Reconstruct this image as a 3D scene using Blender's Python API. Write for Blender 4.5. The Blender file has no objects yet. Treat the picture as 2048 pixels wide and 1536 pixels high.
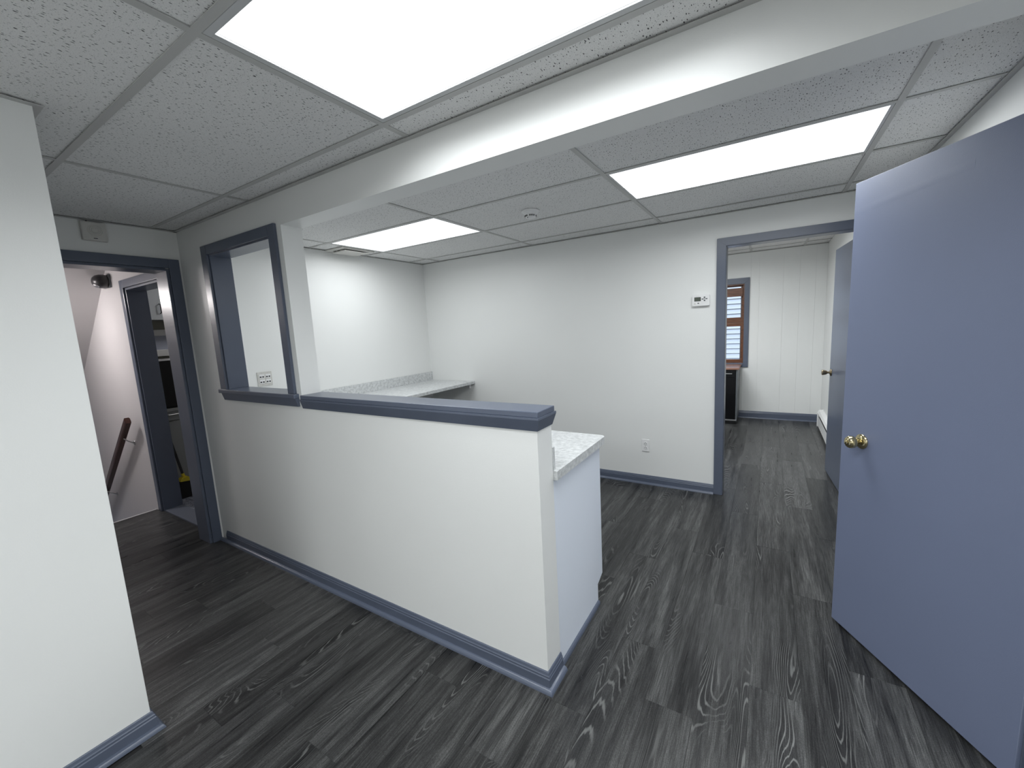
import bpy, bmesh, math, random
from mathutils import Vector, Matrix

random.seed(7)
S = bpy.context.scene
COL = S.collection

# ------------------------------------------------------------------ camera
FPX, CAMH = 822.945, 1.5109
cam_d = bpy.data.cameras.new('camera')
cam_d.sensor_width = 36.0
cam_d.lens = FPX / 2048 * 36.0
cam_d.clip_start = 0.02
cam = bpy.data.objects.new('camera', cam_d)
COL.objects.link(cam)
Fv = Vector((-0.52625633, 0.8394559, -0.13552883))
Rv = Vector((0.84990688, 0.5242764, -0.05284455))
Uv = Vector((-0.0266939, 0.14299667, 0.98936312))
cam.matrix_world = Matrix(((Rv.x, Uv.x, -Fv.x, 0), (Rv.y, Uv.y, -Fv.y, 0), (Rv.z, Uv.z, -Fv.z, CAMH), (0, 0, 0, 1)))
S.camera = cam

# ------------------------------------------------------------------ world, exposure
LENS_E = 1.6          # radiance of the fluorescent diffusers
TUBE_W = 18.0         # light thrown down by the tubes through each prismatic diffuser
TUBE_SPREAD = math.radians(171)
LENS_C = (0.95, 0.985, 1.0)
w = bpy.data.worlds.new('sky'); S.world = w; w.use_nodes = True
w.node_tree.nodes['Background'].inputs[0].default_value = (0.72, 0.82, 1.0, 1)
w.node_tree.nodes['Background'].inputs[1].default_value = 1.6
S.view_settings.view_transform = 'Standard'
S.view_settings.look = 'None'
S.view_settings.gamma = 1.0
S.view_settings.use_curve_mapping = False
S.view_settings.exposure = 0.16

# ------------------------------------------------------------------ measured layout (metres)
YH, YT = 1.3503, 1.471          # partition front and back face
XL = -3.5809                    # hall left wall
XE = -0.7445                    # end of the half wall
XO = -2.2848                    # left side of the big opening
XR = 0.72                       # right wall
ZC, ZC2, ZC3 = 2.3043, 2.3101, 2.388
ZB = 2.1353                     # underside of the beam
XBL, YF, YF2 = -3.5281, 3.7678, 3.888
XW, YW = -2.0412, 0.4319        # near left wall corner
XFR, YB = 0.638, 6.917          # far room
YN = -4.3                       # wall behind the camera
YS = 1.345                      # landing wall with the kitchen doorway
XK = -5.62                      # kitchen back wall

# ------------------------------------------------------------------ material helpers
def newmat(name):
    m = bpy.data.materials.new(name); m.use_nodes = True
    nt = m.node_tree
    return m, nt, nt.nodes['Principled BSDF']

def N(nt, typ, **kw):
    n = nt.nodes.new(typ)
    for k, v in kw.items():
        if k.startswith('i_'):
            n.inputs[k[2:].replace('_', ' ')].default_value = v
        else:
            setattr(n, k, v)
    return n

def ramp(nt, src, stops):
    r = nt.nodes.new('ShaderNodeValToRGB')
    e = r.color_ramp.elements
    while len(e) < len(stops): e.new(0.5)
    for el, (p, c) in zip(e, stops):
        el.position = p; el.color = (c[0], c[1], c[2], 1) if not isinstance(c, (int, float)) else (c, c, c, 1)
    nt.links.new(src, r.inputs[0])
    return r

def math_n(nt, op, a, b=None):
    n = nt.nodes.new('ShaderNodeMath'); n.operation = op
    for i, v in enumerate((a, b)):
        if v is None: continue
        if isinstance(v, (int, float)): n.inputs[i].default_value = v
        else: nt.links.new(v, n.inputs[i])
    return n.outputs[0]

def mixc(nt, fac, a, b, blend='MIX'):
    n = nt.nodes.new('ShaderNodeMix'); n.data_type = 'RGBA'; n.blend_type = blend
    for i, v in ((0, fac), (6, a), (7, b)):
        if isinstance(v, (int, float)): n.inputs[i].default_value = v
        elif isinstance(v, tuple): n.inputs[i].default_value = (v[0], v[1], v[2], 1)
        else: nt.links.new(v, n.inputs[i])
    return n.outputs[2]

def paint(name, col, rough=0.5, bump=0.0, bscale=200, var=0.0, vscale=2.0, spec=0.5, metal=0.0, stretch=None):
    m, nt, b = newmat(name)
    b.inputs['Base Color'].default_value = (*col, 1)
    b.inputs['Roughness'].default_value = rough
    b.inputs['Metallic'].default_value = metal
    b.inputs['Specular IOR Level'].default_value = spec
    tc = N(nt, 'ShaderNodeTexCoord')
    src = tc.outputs['Object']
    if stretch:
        mp = N(nt, 'ShaderNodeMapping'); mp.inputs['Scale'].default_value = stretch
        nt.links.new(src, mp.inputs[0]); src = mp.outputs[0]
    if bump:
        n = N(nt, 'ShaderNodeTexNoise'); n.inputs['Scale'].default_value = bscale; n.inputs['Detail'].default_value = 4
        nt.links.new(src, n.inputs['Vector'])
        bp = N(nt, 'ShaderNodeBump'); bp.inputs['Strength'].default_value = bump; bp.inputs['Distance'].default_value = 0.002
        nt.links.new(n.outputs[0], bp.inputs['Height']); nt.links.new(bp.outputs[0], b.inputs['Normal'])
    if var:
        n = N(nt, 'ShaderNodeTexNoise'); n.inputs['Scale'].default_value = vscale; n.inputs['Detail'].default_value = 5
        nt.links.new(src, n.inputs['Vector'])
        lo = tuple(c * (1 - var) for c in col); hi = tuple(min(1, c * (1 + var)) for c in col)
        r = ramp(nt, n.outputs[0], [(0.3, lo), (0.7, hi)])
        nt.links.new(r.outputs[0], b.inputs['Base Color'])
    return m

M = {}
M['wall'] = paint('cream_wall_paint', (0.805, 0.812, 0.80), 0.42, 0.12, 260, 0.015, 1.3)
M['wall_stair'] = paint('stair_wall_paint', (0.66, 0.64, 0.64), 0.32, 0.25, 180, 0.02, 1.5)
M['trim'] = paint('slate_blue_gloss_paint', (0.095, 0.113, 0.158), 0.3, 0.10, 60, 0.04, 4, stretch=(1, 1, 1))
M['door'] = paint('slate_blue_door_paint', (0.170, 0.200, 0.300), 0.38, 0.12, 420, 0.03, 1.2)
M['white'] = paint('white_plastic', (0.80, 0.80, 0.80), 0.35)
M['off_white'] = paint('off_white_plastic', (0.62, 0.61, 0.58), 0.4)
M['grey_plastic'] = paint('grey_plastic', (0.10, 0.11, 0.12), 0.4)
M['dark'] = paint('dark_plastic', (0.012, 0.012, 0.014), 0.35)
M['lcd'] = paint('green_grey_display', (0.07, 0.085, 0.065), 0.2)
M['lam_white'] = paint('white_laminate', (0.80, 0.85, 0.94), 0.28)
M['cab_kitchen'] = paint('pale_grey_cabinet', (0.50, 0.53, 0.56), 0.35)
M['cab_base'] = paint('grey_green_cabinet', (0.22, 0.23, 0.23), 0.4)
M['splash'] = paint('olive_backsplash', (0.23, 0.23, 0.19), 0.5)
M['grid'] = paint('ceiling_grid_metal', (0.50, 0.50, 0.49), 0.45)
M['fixture'] = paint('white_fixture_metal', (0.55, 0.56, 0.57), 0.35)
M['brass'] = paint('brass', (0.52, 0.45, 0.27), 0.17, metal=1.0)
M['bronze'] = paint('antique_brass', (0.33, 0.27, 0.18), 0.28, metal=1.0)
M['steel'] = paint('brushed_steel', (0.55, 0.55, 0.56), 0.3, metal=1.0)
M['black_metal'] = paint('black_metal', (0.02, 0.02, 0.022), 0.3)
M['black_gloss'] = paint('black_gloss', (0.004, 0.004, 0.005), 0.15, spec=0.22)
M['yellow'] = paint('yellow_plastic', (0.62, 0.50, 0.03), 0.4)
M['bristle'] = paint('black_bristle', (0.01, 0.01, 0.011), 0.8, 0.8, 300, stretch=(1, 1, 0.05))
M['rail_wood'] = paint('dark_red_wood', (0.050, 0.014, 0.008), 0.25, 0.1, 40, 0.4, 12, stretch=(1, 8, 8))
M['brown_wood'] = paint('brown_varnished_wood', (0.14, 0.050, 0.020), 0.3, 0.1, 30, 0.4, 10, stretch=(1, 6, 6))
M['desk_wood'] = paint('red_brown_desk_wood', (0.27, 0.14, 0.10), 0.25, 0.0, 30, 0.25, 8, stretch=(1, 8, 8))
M['siding'] = paint('white_vinyl_siding', (0.78, 0.80, 0.84), 0.5)
M['base_dark'] = paint('subfloor', (0.01, 0.01, 0.01), 0.8)
M['plenum'] = paint('plenum_dark', (0.05, 0.05, 0.05), 0.9)
M['threshold'] = paint('grey_threshold_paint', (0.12, 0.135, 0.17), 0.35, 0.1, 80)
M['nosing'] = paint('white_nosing', (0.60, 0.60, 0.60), 0.35)

def laminate():
    m, nt, b = newmat('speckled_grey_laminate')
    tc = N(nt, 'ShaderNodeTexCoord')
    n1 = N(nt, 'ShaderNodeTexNoise'); n1.inputs['Scale'].default_value = 45; n1.inputs['Detail'].default_value = 3
    n2 = N(nt, 'ShaderNodeTexNoise'); n2.inputs['Scale'].default_value = 160; n2.inputs['Detail'].default_value = 2
    nt.links.new(tc.outputs['Object'], n1.inputs['Vector']); nt.links.new(tc.outputs['Object'], n2.inputs['Vector'])
    r1 = ramp(nt, n1.outputs[0], [(0.34, (0.50, 0.515, 0.52)), (0.5, (0.60, 0.615, 0.62)), (0.66, (0.70, 0.715, 0.72))])
    r2 = ramp(nt, n2.outputs[0], [(0.35, 0.88), (0.65, 1.0)])
    nt.links.new(mixc(nt, 1.0, r1.outputs[0], r2.outputs[0], 'MULTIPLY'), b.inputs['Base Color'])
    b.inputs['Roughness'].default_value = 0.32
    return m
M['laminate'] = laminate()

def tile_mat():
    m, nt, b = newmat('fissured_ceiling_tile')
    tc = N(nt, 'ShaderNodeTexCoord'); oi = N(nt, 'ShaderNodeObjectInfo')
    off = N(nt, 'ShaderNodeVectorMath', operation='SCALE'); off.inputs[0].default_value = (17.3, 9.1, 5.7)
    nt.links.new(oi.outputs['Random'], off.inputs['Scale'])
    add = N(nt, 'ShaderNodeVectorMath', operation='ADD')
    nt.links.new(tc.outputs['Object'], add.inputs[0]); nt.links.new(off.outputs[0], add.inputs[1])
    # wobble
    nz = N(nt, 'ShaderNodeTexNoise'); nz.inputs['Scale'].default_value = 30; nz.inputs['Detail'].default_value = 2
    nt.links.new(add.outputs[0], nz.inputs['Vector'])
    wob = N(nt, 'ShaderNodeVectorMath', operation='SCALE'); wob.inputs['Scale'].default_value = 0.018
    nt.links.new(nz.outputs['Color'], wob.inputs[0])
    add2 = N(nt, 'ShaderNodeVectorMath', operation='ADD')
    nt.links.new(add.outputs[0], add2.inputs[0]); nt.links.new(wob.outputs[0], add2.inputs[1])
    def pits(scale, stretch, thr_lo, thr_hi):
        mp = N(nt, 'ShaderNodeMapping'); mp.inputs['Scale'].default_value = stretch
        nt.links.new(add2.outputs[0], mp.inputs[0])
        v = N(nt, 'ShaderNodeTexVoronoi', voronoi_dimensions='2D'); v.inputs['Scale'].default_value = scale
        nt.links.new(mp.outputs[0], v.inputs['Vector'])
        # random radius per cell
        sep = N(nt, 'ShaderNodeSeparateColor'); nt.links.new(v.outputs['Color'], sep.inputs[0])
        rad = math_n(nt, 'MULTIPLY', sep.outputs[0], thr_hi)
        d = math_n(nt, 'SUBTRACT', v.outputs['Distance'], rad)
        r = ramp(nt, math_n(nt, 'ADD', d, 0.5), [(0.5 - thr_lo, 1.0), (0.5, 0.0)])
        return r.outputs[0]
    p1 = pits(105, (1.0, 0.42, 1), 0.07, 0.21)
    p2 = pits(190, (1.0, 0.5, 1), 0.07, 0.18)
    pit = math_n(nt, 'MAXIMUM', p1, math_n(nt, 'MULTIPLY', p2, 0.7))
    fine = N(nt, 'ShaderNodeTexNoise'); fine.inputs['Scale'].default_value = 420; fine.inputs['Detail'].default_value = 2
    nt.links.new(add.outputs[0], fine.inputs['Vector'])
    base = ramp(nt, fine.outputs[0], [(0.3, (0.72, 0.72, 0.715)), (0.7, (0.84, 0.84, 0.835))])
    nt.links.new(mixc(nt, pit, base.outputs[0], (0.085, 0.085, 0.09)), b.inputs['Base Color'])
    b.inputs['Roughness'].default_value = 0.9
    b.inputs['Specular IOR Level'].default_value = 0.2
    h = math_n(nt, 'SUBTRACT', math_n(nt, 'MULTIPLY', fine.outputs[0], 0.25), pit)
    bp = N(nt, 'ShaderNodeBump'); bp.inputs['Strength'].default_value = 0.5; bp.inputs['Distance'].default_value = 0.002
    nt.links.new(h, bp.inputs['Height']); nt.links.new(bp.outputs[0], b.inputs['Normal'])
    return m
M['tile'] = tile_mat()

def plank_mat():
    m, nt, b = newmat('charcoal_oak_plank')
    tc = N(nt, 'ShaderNodeTexCoord'); oi = N(nt, 'ShaderNodeObjectInfo')
    off = N(nt, 'ShaderNodeVectorMath', operation='SCALE'); off.inputs[0].default_value = (37.0, 91.0, 23.0)
    nt.links.new(oi.outputs['Random'], off.inputs['Scale'])
    add = N(nt, 'ShaderNodeVectorMath', operation='ADD')
    nt.links.new(tc.outputs['Object'], add.inputs[0]); nt.links.new(off.outputs[0], add.inputs[1])
    def noise(stretch, scale, detail=3, rough=0.5, dist=0.0):
        mp = N(nt, 'ShaderNodeMapping'); mp.inputs['Scale'].default_value = stretch
        nt.links.new(add.outputs[0], mp.inputs[0])
        n = N(nt, 'ShaderNodeTexNoise'); n.inputs['Scale'].default_value = scale
        n.inputs['Detail'].default_value = detail; n.inputs['Roughness'].default_value = rough
        n.inputs['Distortion'].default_value = dist
        nt.links.new(mp.outputs[0], n.inputs['Vector'])
        return n.outputs[0]
    broad = noise((1, 0.065, 1), 24, 4, 0.55)            # broad streaks along the plank
    fine = noise((1, 0.035, 1), 260, 3, 0.6)            # pores
    speck = noise((1, 0.5, 1), 420, 2, 0.6)
    rings = noise((1, 0.14, 1), 7.0, 1.0, 0.3, 0.25)        # isolines of this field make the cathedral grain
    ring_w = math_n(nt, 'ADD', rings, math_n(nt, 'MULTIPLY', broad, 0.05))
    sine = math_n(nt, 'SINE', math_n(nt, 'MULTIPLY', ring_w, 270.0))
    lines = ramp(nt, sine, [(0.62, 0.0), (0.99, 1.0)]).outputs[0]
    mask = ramp(nt, noise((1, 0.22, 1), 7.0, 2), [(0.55, 0.0), (0.66, 1.0)]).outputs[0]
    lines = math_n(nt, 'MULTIPLY', lines, mask)
    tone = ramp(nt, broad, [(0.28, (0.013, 0.013, 0.0138)), (0.47, (0.038, 0.0384, 0.0386)), (0.72, (0.083, 0.084, 0.083))]).outputs[0]
    # around the cathedral figure the wood is darker
    tone = mixc(nt, math_n(nt, 'MULTIPLY', mask, 0.6), tone, (0.012, 0.012, 0.013))
    pores = ramp(nt, fine, [(0.36, 0.55), (0.66, 1.45)]).outputs[0]
    tone = mixc(nt, 1.0, tone, pores, 'MULTIPLY')
    sp = ramp(nt, speck, [(0.35, 0.68), (0.68, 1.4)]).outputs[0]
    tone = mixc(nt, 1.0, tone, sp, 'MULTIPLY')
    tone = mixc(nt, math_n(nt, 'MULTIPLY', lines, 0.7), tone, (0.20, 0.203, 0.198))
    plank = ramp(nt, oi.outputs['Random'], [(0.0, 0.68), (1.0, 1.30)]).outputs[0]
    tone = mixc(nt, 1.0, tone, plank, 'MULTIPLY')
    nt.links.new(tone, b.inputs['Base Color'])
    rr = ramp(nt, broad, [(0.3, 0.27), (0.7, 0.36)]).outputs[0]
    nt.links.new(rr, b.inputs['Roughness'])
    b.inputs['Specular IOR Level'].default_value = 0.27
    h = math_n(nt, 'ADD', math_n(nt, 'MULTIPLY', fine, 0.6), math_n(nt, 'ADD', math_n(nt, 'MULTIPLY', speck, 0.4), math_n(nt, 'MULTIPLY', lines, 0.4)))
    bp = N(nt, 'ShaderNodeBump'); bp.inputs['Strength'].default_value = 0.35; bp.inputs['Distance'].default_value = 0.001
    nt.links.new(h, bp.inputs['Height']); nt.links.new(bp.outputs[0], b.inputs['Normal'])
    return m
M['plank'] = plank_mat()

def vinyl_mat():
    m, nt, b = newmat('blue_veined_kitchen_tile')
    tc = N(nt, 'ShaderNodeTexCoord')
    n = N(nt, 'ShaderNodeTexNoise'); n.inputs['Scale'].default_value = 14; n.inputs['Detail'].default_value = 5; n.inputs['Distortion'].default_value = 1.5
    nt.links.new(tc.outputs['Object'], n.inputs['Vector'])
    r = ramp(nt, n.outputs[0], [(0.42, (0.30, 0.32, 0.38)), (0.49, (0.05, 0.055, 0.08)), (0.56, (0.28, 0.30, 0.36))])
    nt.links.new(r.outputs[0], b.inputs['Base Color']); b.inputs['Roughness'].default_value = 0.4
    return m
M['vinyl'] = vinyl_mat()

def emit(name, col, s):
    m = bpy.data.materials.new(name); m.use_nodes = True
    nt = m.node_tree; nt.nodes.clear()
    e = nt.nodes.new('ShaderNodeEmission'); o = nt.nodes.new('ShaderNodeOutputMaterial')
    e.inputs[0].default_value = (*col, 1); e.inputs[1].default_value = s
    nt.links.new(e.outputs[0], o.inputs[0])
    return m
M['lens'] = emit('lit_acrylic_diffuser', LENS_C, LENS_E)
M['fill_stair'] = emit('added_stair_globe', (1.0, 0.95, 0.94), 90.0)  # glow of the added stair lamp
M['fill_kitchen'] = emit('added_kitchen_globe', (1.0, 0.97, 0.95), 30.0)  # glow of the added kitchen lamp

def glass():
    m = bpy.data.materials.new('window_glass'); m.use_nodes = True
    nt = m.node_tree; nt.nodes.clear()
    o = nt.nodes.new('ShaderNodeOutputMaterial'); mx = nt.nodes.new('ShaderNodeMixShader')
    t = nt.nodes.new('ShaderNodeBsdfTransparent'); g = nt.nodes.new('ShaderNodeBsdfGlossy'); f = nt.nodes.new('ShaderNodeFresnel')
    g.inputs['Roughness'].default_value = 0.02; f.inputs[0].default_value = 1.45
    t.inputs[0].default_value = (0.93, 0.95, 0.95, 1)
    nt.links.new(f.outputs[0], mx.inputs[0]); nt.links.new(t.outputs[0], mx.inputs[1]); nt.links.new(g.outputs[0], mx.inputs[2])
    nt.links.new(mx.outputs[0], o.inputs[0])
    return m
M['glass'] = glass()

# ------------------------------------------------------------------ mesh helpers
def box(bm, x0, x1, y0, y1, z0, z1, bev=0.0):
    r = bmesh.ops.create_cube(bm, size=1.0)
    vs = r['verts']
    for v in vs:
        v.co = Vector(((x0 + x1) / 2 + v.co.x * (x1 - x0), (y0 + y1) / 2 + v.co.y * (y1 - y0), (z0 + z1) / 2 + v.co.z * (z1 - z0)))
    if bev:
        es = list({e for v in vs for e in v.link_edges})
        bmesh.ops.bevel(bm, geom=es, offset=bev, segments=2, profile=0.6, affect='EDGES', clamp_overlap=True)
    return bm

def bx(x0, x1, y0, y1, z0, z1, bev=0.0):
    return box(bmesh.new(), x0, x1, y0, y1, z0, z1, bev)

def prism(bm, pts, axis, a, b):
    """extrude polygon pts (2D) along axis between a and b; axis 'x': pts are (y,z); 'y': (x,z); 'z': (x,y)"""
    def P(p, t):
        return {'x': (t, p[0], p[1]), 'y': (p[0], t, p[1]), 'z': (p[0], p[1], t)}[axis]
    A = [bm.verts.new(P(p, a)) for p in pts]; B = [bm.verts.new(P(p, b)) for p in pts]
    n = len(pts)
    for i in range(n):
        bm.faces.new((A[i], A[(i + 1) % n], B[(i + 1) % n], B[i]))
    bm.faces.new(A[::-1]); bm.faces.new(B)
    bmesh.ops.recalc_face_normals(bm, faces=bm.faces[:])
    return bm

def lathe(bm, prof, center, axis, seg=24):
    """prof: list of (t along axis, radius)"""
    ax = Vector(axis).normalized()
    u = ax.orthogonal().normalized(); v = ax.cross(u)
    rings = []
    for t, r in prof:
        rings.append([bm.verts.new(Vector(center) + ax * t + (u * math.cos(k * 2 * math.pi / seg) + v * math.sin(k * 2 * math.pi / seg)) * max(r, 1e-5)) for k in range(seg)])
    for a, b in zip(rings, rings[1:]):
        for k in range(seg):
            bm.faces.new((a[k], a[(k + 1) % seg], b[(k + 1) % seg], b[k]))
    bm.faces.new(rings[0][::-1]); bm.faces.new(rings[-1])
    bmesh.ops.recalc_face_normals(bm, faces=bm.faces[:])
    return bm

def tube(bm, pts, r, seg=10):
    pts = [Vector(p) for p in pts]
    rings = []
    for i, p in enumerate(pts):
        d = (pts[min(i + 1, len(pts) - 1)] - pts[max(i - 1, 0)]).normalized()
        u = d.orthogonal().normalized() if i == 0 else (u - d * u.dot(d)).normalized()
        v = d.cross(u)
        rings.append([bm.verts.new(p + (u * math.cos(k * 2 * math.pi / seg) + v * math.sin(k * 2 * math.pi / seg)) * r) for k in range(seg)])
    for a, b in zip(rings, rings[1:]):
        for k in range(seg):
            bm.faces.new((a[k], a[(k + 1) % seg], b[(k + 1) % seg], b[k]))
    bm.faces.new(rings[0][::-1]); bm.faces.new(rings[-1])
    bmesh.ops.recalc_face_normals(bm, faces=bm.faces[:])
    return bm

def sweep(bm, path, prof):
    """sweep profile (out, z) along a 2D path, outward = right-hand side of travel, mitred corners"""
    n = len(path)
    P = [Vector(p) for p in path]
    offs = []
    for i in range(n):
        d1 = (P[i] - P[i - 1]).normalized() if i else None
        d2 = (P[i + 1] - P[i]).normalized() if i < n - 1 else None
        n1 = Vector((d1.y, -d1.x)) if d1 else None
        n2 = Vector((d2.y, -d2.x)) if d2 else None
        if n1 is None: o = n2
        elif n2 is None: o = n1
        else:
            o = (n1 + n2); o = o / (1 + n1.dot(n2))
        offs.append(o)
    rings = [[bm.verts.new((P[i].x + offs[i].x * a, P[i].y + offs[i].y * a, z)) for a, z in prof] for i in range(n)]
    k = len(prof)
    for a, b in zip(rings, rings[1:]):
        for j in range(k):
            bm.faces.new((a[j], a[(j + 1) % k], b[(j + 1) % k], b[j]))
    bm.faces.new(rings[0][::-1]); bm.faces.new(rings[-1])
    bmesh.ops.recalc_face_normals(bm, faces=bm.faces[:])
    return bm

def wpos(o):
    p = Vector((0, 0, 0))
    while o is not None:
        p += o.location; o = o.parent
    return p

def smooth(me, ang=0.6):
    for p in me.polygons: p.use_smooth = True
    try: me.set_sharp_from_angle(angle=ang)
    except Exception: pass

def obj(name, bm, mat, parent=None, sm=False, local=False):
    """links bm as one mesh object; bm in world coordinates unless local. A top-level mesh gets its origin at its base."""
    me = bpy.data.meshes.new(name)
    if not local:
        if parent is not None: org = wpos(parent)
        else:
            lo = Vector((min(v.co.x for v in bm.verts), min(v.co.y for v in bm.verts), min(v.co.z for v in bm.verts)))
            hi = Vector((max(v.co.x for v in bm.verts), max(v.co.y for v in bm.verts), max(v.co.z for v in bm.verts)))
            org = Vector(((lo.x + hi.x) / 2, (lo.y + hi.y) / 2, lo.z))
        bmesh.ops.translate(bm, verts=bm.verts[:], vec=-org)
    bm.to_mesh(me); bm.free()
    me.materials.append(M[mat] if isinstance(mat, str) else mat)
    if sm: smooth(me)
    o = bpy.data.objects.new(name, me); COL.objects.link(o)
    if parent is not None: o.parent = parent
    elif not local: o.location = org
    return o

def tag(o, label, cat, group=None, kind=None):
    o['label'] = label; o['category'] = cat
    if group: o['group'] = group
    if kind: o['kind'] = kind
    return o

def thing(name, loc, label, cat, group=None, kind=None, rotz=0.0):
    o = bpy.data.objects.new(name, None); COL.objects.link(o)
    o.location = loc; o.rotation_euler = (0, 0, rotz); o.empty_display_size = 0.05
    return tag(o, label, cat, group, kind)

def struct(name, bm, mat, label, cat):
    return tag(obj(name, bm, mat), label, cat, kind='structure')

# ================================================================== FLOOR
floor = struct('floor', bx(-4.84, XR + 0.1, YN, YB + 0.1, -0.09, -0.0065), 'base_dark',
               'dark charcoal wood-look plank floor running through the rooms', 'floor')
plank_cache = {}
def plank_mesh(wd, ln):
    key = (round(wd, 3), round(ln, 3))
    if key in plank_cache: return plank_cache[key]
    bm = bmesh.new()
    c, g = 0.0006, 0.0001
    def ring(i, z):
        X, Y = wd / 2 - i, ln / 2 - i
        return [bm.verts.new(p) for p in ((-X, -Y, z), (X, -Y, z), (X, Y, z), (-X, Y, z))]
    a, b_, t = ring(g, -0.006), ring(g, -c), ring(g + c, 0.0)
    for r0, r1 in ((a, b_), (b_, t)):
        for k in range(4): bm.faces.new((r0[k], r0[(k + 1) % 4], r1[(k + 1) % 4], r1[k]))
    bm.faces.new(t)
    me = bpy.data.meshes.new('plank'); bm.to_mesh(me); bm.free(); me.materials.append(M['plank'])
    plank_cache[key] = me
    return me
PW, PL = 0.178, 1.22
joint = {}    # measured end joints, by plank column
def colidx(x): return math.floor((x + 0.028) / PW)
for x, y in ((0.06, 1.762), (-0.12, 2.24), (0.2, 2.51), (-0.3, 1.495), (-0.65, 2.53), (-0.45, 1.78), (0.4, 2.035),
             (-1.95, 0.575), (-1.2, 1.171), (-2.85, 0.89), (-3.2, 1.046), (-1.42, 0.712)):
    joint[colidx(x)] = y
def yranges(xc):
    r = []
    if xc < XL - 0.17: r.append((0.45, YS))
    elif xc < XW: r.append((YW - 0.05, YH + 0.05))
    elif xc < XE: r.append((-1.3, YH + 0.05))
    if xc > XE - 0.02: r.append((-1.3, YB if xc < XFR else YF))
    elif xc > -1.9: r.append((YT, YF if xc < -1.3 else YB))
    elif xc > XBL: r.append((YT, YF))
    return r
nplank = 0
c0, c1 = colidx(-4.83), colidx(XR)
for c in range(c0, c1 + 1):
    xa, xb = max(-0.028 + c * PW, -4.835), min(-0.028 + (c + 1) * PW, XR)
    if xb - xa < 0.01: continue
    for ya, yb in yranges((xa + xb) / 2):
        ph = joint.get(c, (c * 0.437 * 1.0) % 1.0 * PL)
        k = math.floor((ya - ph) / PL)
        y = ph + k * PL
        while y < yb:
            s, e = max(y, ya), min(y + PL, yb)
            if e - s > 0.01:
                o = bpy.data.objects.new('plank', plank_mesh(xb - xa, e - s)); COL.objects.link(o)
                o.location = Vector(((xa + xb) / 2, (s + e) / 2, 0)) - floor.location
                o.parent = floor; nplank += 1
            y += PL
print('planks', nplank)

# ================================================================== WALLS
bm = bmesh.new()
T = ZC + 0.05
wi0, wi1, wz0, wz1 = -3.143, -2.39, 1.19, 2.092       # pass-through opening
box(bm, XL - 0.05, wi0, YH, YT, 0, T); box(bm, wi0, wi1, YH, YT, 0, wz0); box(bm, wi0, wi1, YH, YT, wz1, T)
box(bm, wi1, XO, YH, YT, 0, T); box(bm, XO, XE, YH, YT, 0, 1.125); box(bm, XO, XR + 0.02, YH, YT, ZB, T)
struct('wall_partition', bm, 'wall', 'cream partition with a half wall, pass-through opening and boxed beam', 'wall')

bm = bmesh.new()
dz = 2.0437; dy0, dy1 = 0.50, 1.2685
XLB = XL - 0.17
box(bm, XLB, XL, YW - 0.6, dy0, 0, T); box(bm, XLB, XL, dy1, YH + 0.01, 0, T); box(bm, XLB, XL, dy0, dy1, dz, T)
struct('wall_left', bm, 'wall', 'cream hall wall around the stair doorway', 'wall')
struct('wall_near_left', bx(XL, XW, YN, YW, 0, T, 0.002), 'wall', 'large cream wall filling the left edge of the picture', 'wall')
struct('wall_behind', bx(XW - 0.02, XR + 0.12, YN - 0.1, YN, 0, T), 'wall', 'cream wall closing the front room behind the viewer', 'wall')
# right wall with the doorway the blue door hangs in
ry0, ry1 = 0.955, 1.735
bm = bmesh.new()
box(bm, XR, XR + 0.12, YN, ry0, 0, T + 0.05); box(bm, XR, XR + 0.12, ry1, YF2, 0, T + 0.05); box(bm, XR, XR + 0.12, ry0, ry1, 2.055, T + 0.05)
struct('wall_right', bm, 'wall', 'cream right wall behind the large blue door', 'wall')
SX = XR + 1.9
bm = bmesh.new()
box(bm, SX, SX + 0.08, -0.4, 2.1, 0, T); box(bm, XR + 0.12, SX + 0.08, -0.45, -0.4, 0, T); box(bm, XR + 0.12, SX + 0.08, 2.1, 2.15, 0, T)
box(bm, XR + 0.12, SX + 0.08, -0.45, 2.15, T + 0.03, T + 0.08); box(bm, XR + 0.1, SX + 0.08, -0.45, 2.15, -0.09, -0.007)
struct('wall_side_room', bm, 'wall', 'shell of the lit side room the blue door opens from', 'wall')
# back room left wall
struct('wall_back_left', bx(XBL - 0.1, XBL, YT, YF2, 0, T), 'wall', 'cream wall of the back room above the long grey counter', 'wall')
# far wall with doorway
fx0, fx1, fz = -0.3070, 0.566, 2.0645
bm = bmesh.new()
box(bm, XBL - 0.1, fx0, YF, YF2, 0, ZC3 + 0.05); box(bm, fx1, XR + 0.12, YF, YF2, 0, ZC3 + 0.05); box(bm, fx0, fx1, YF, YF2, fz, ZC3 + 0.05)
struct('wall_back', bm, 'wall', 'wide cream back wall carrying the thermostat and outlet', 'wall')
# far room
FXL = -2.4
w2x0, w2x1, w2z0, w2z1 = -1.10, -0.305, 0.815, 1.962
bm = bmesh.new()
box(bm, FXL, w2x0, YB, YB + 0.12, 0, ZC3 + 0.05); box(bm, w2x1, XFR + 0.1, YB, YB + 0.12, 0, ZC3 + 0.05)
box(bm, w2x0, w2x1, YB, YB + 0.12, 0, w2z0); box(bm, w2x0, w2x1, YB, YB + 0.12, w2z1, ZC3 + 0.05)
wfb = struct('wall_far_back', bm, 'wall', 'cream panelled end wall of the far office', 'wall')
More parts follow.
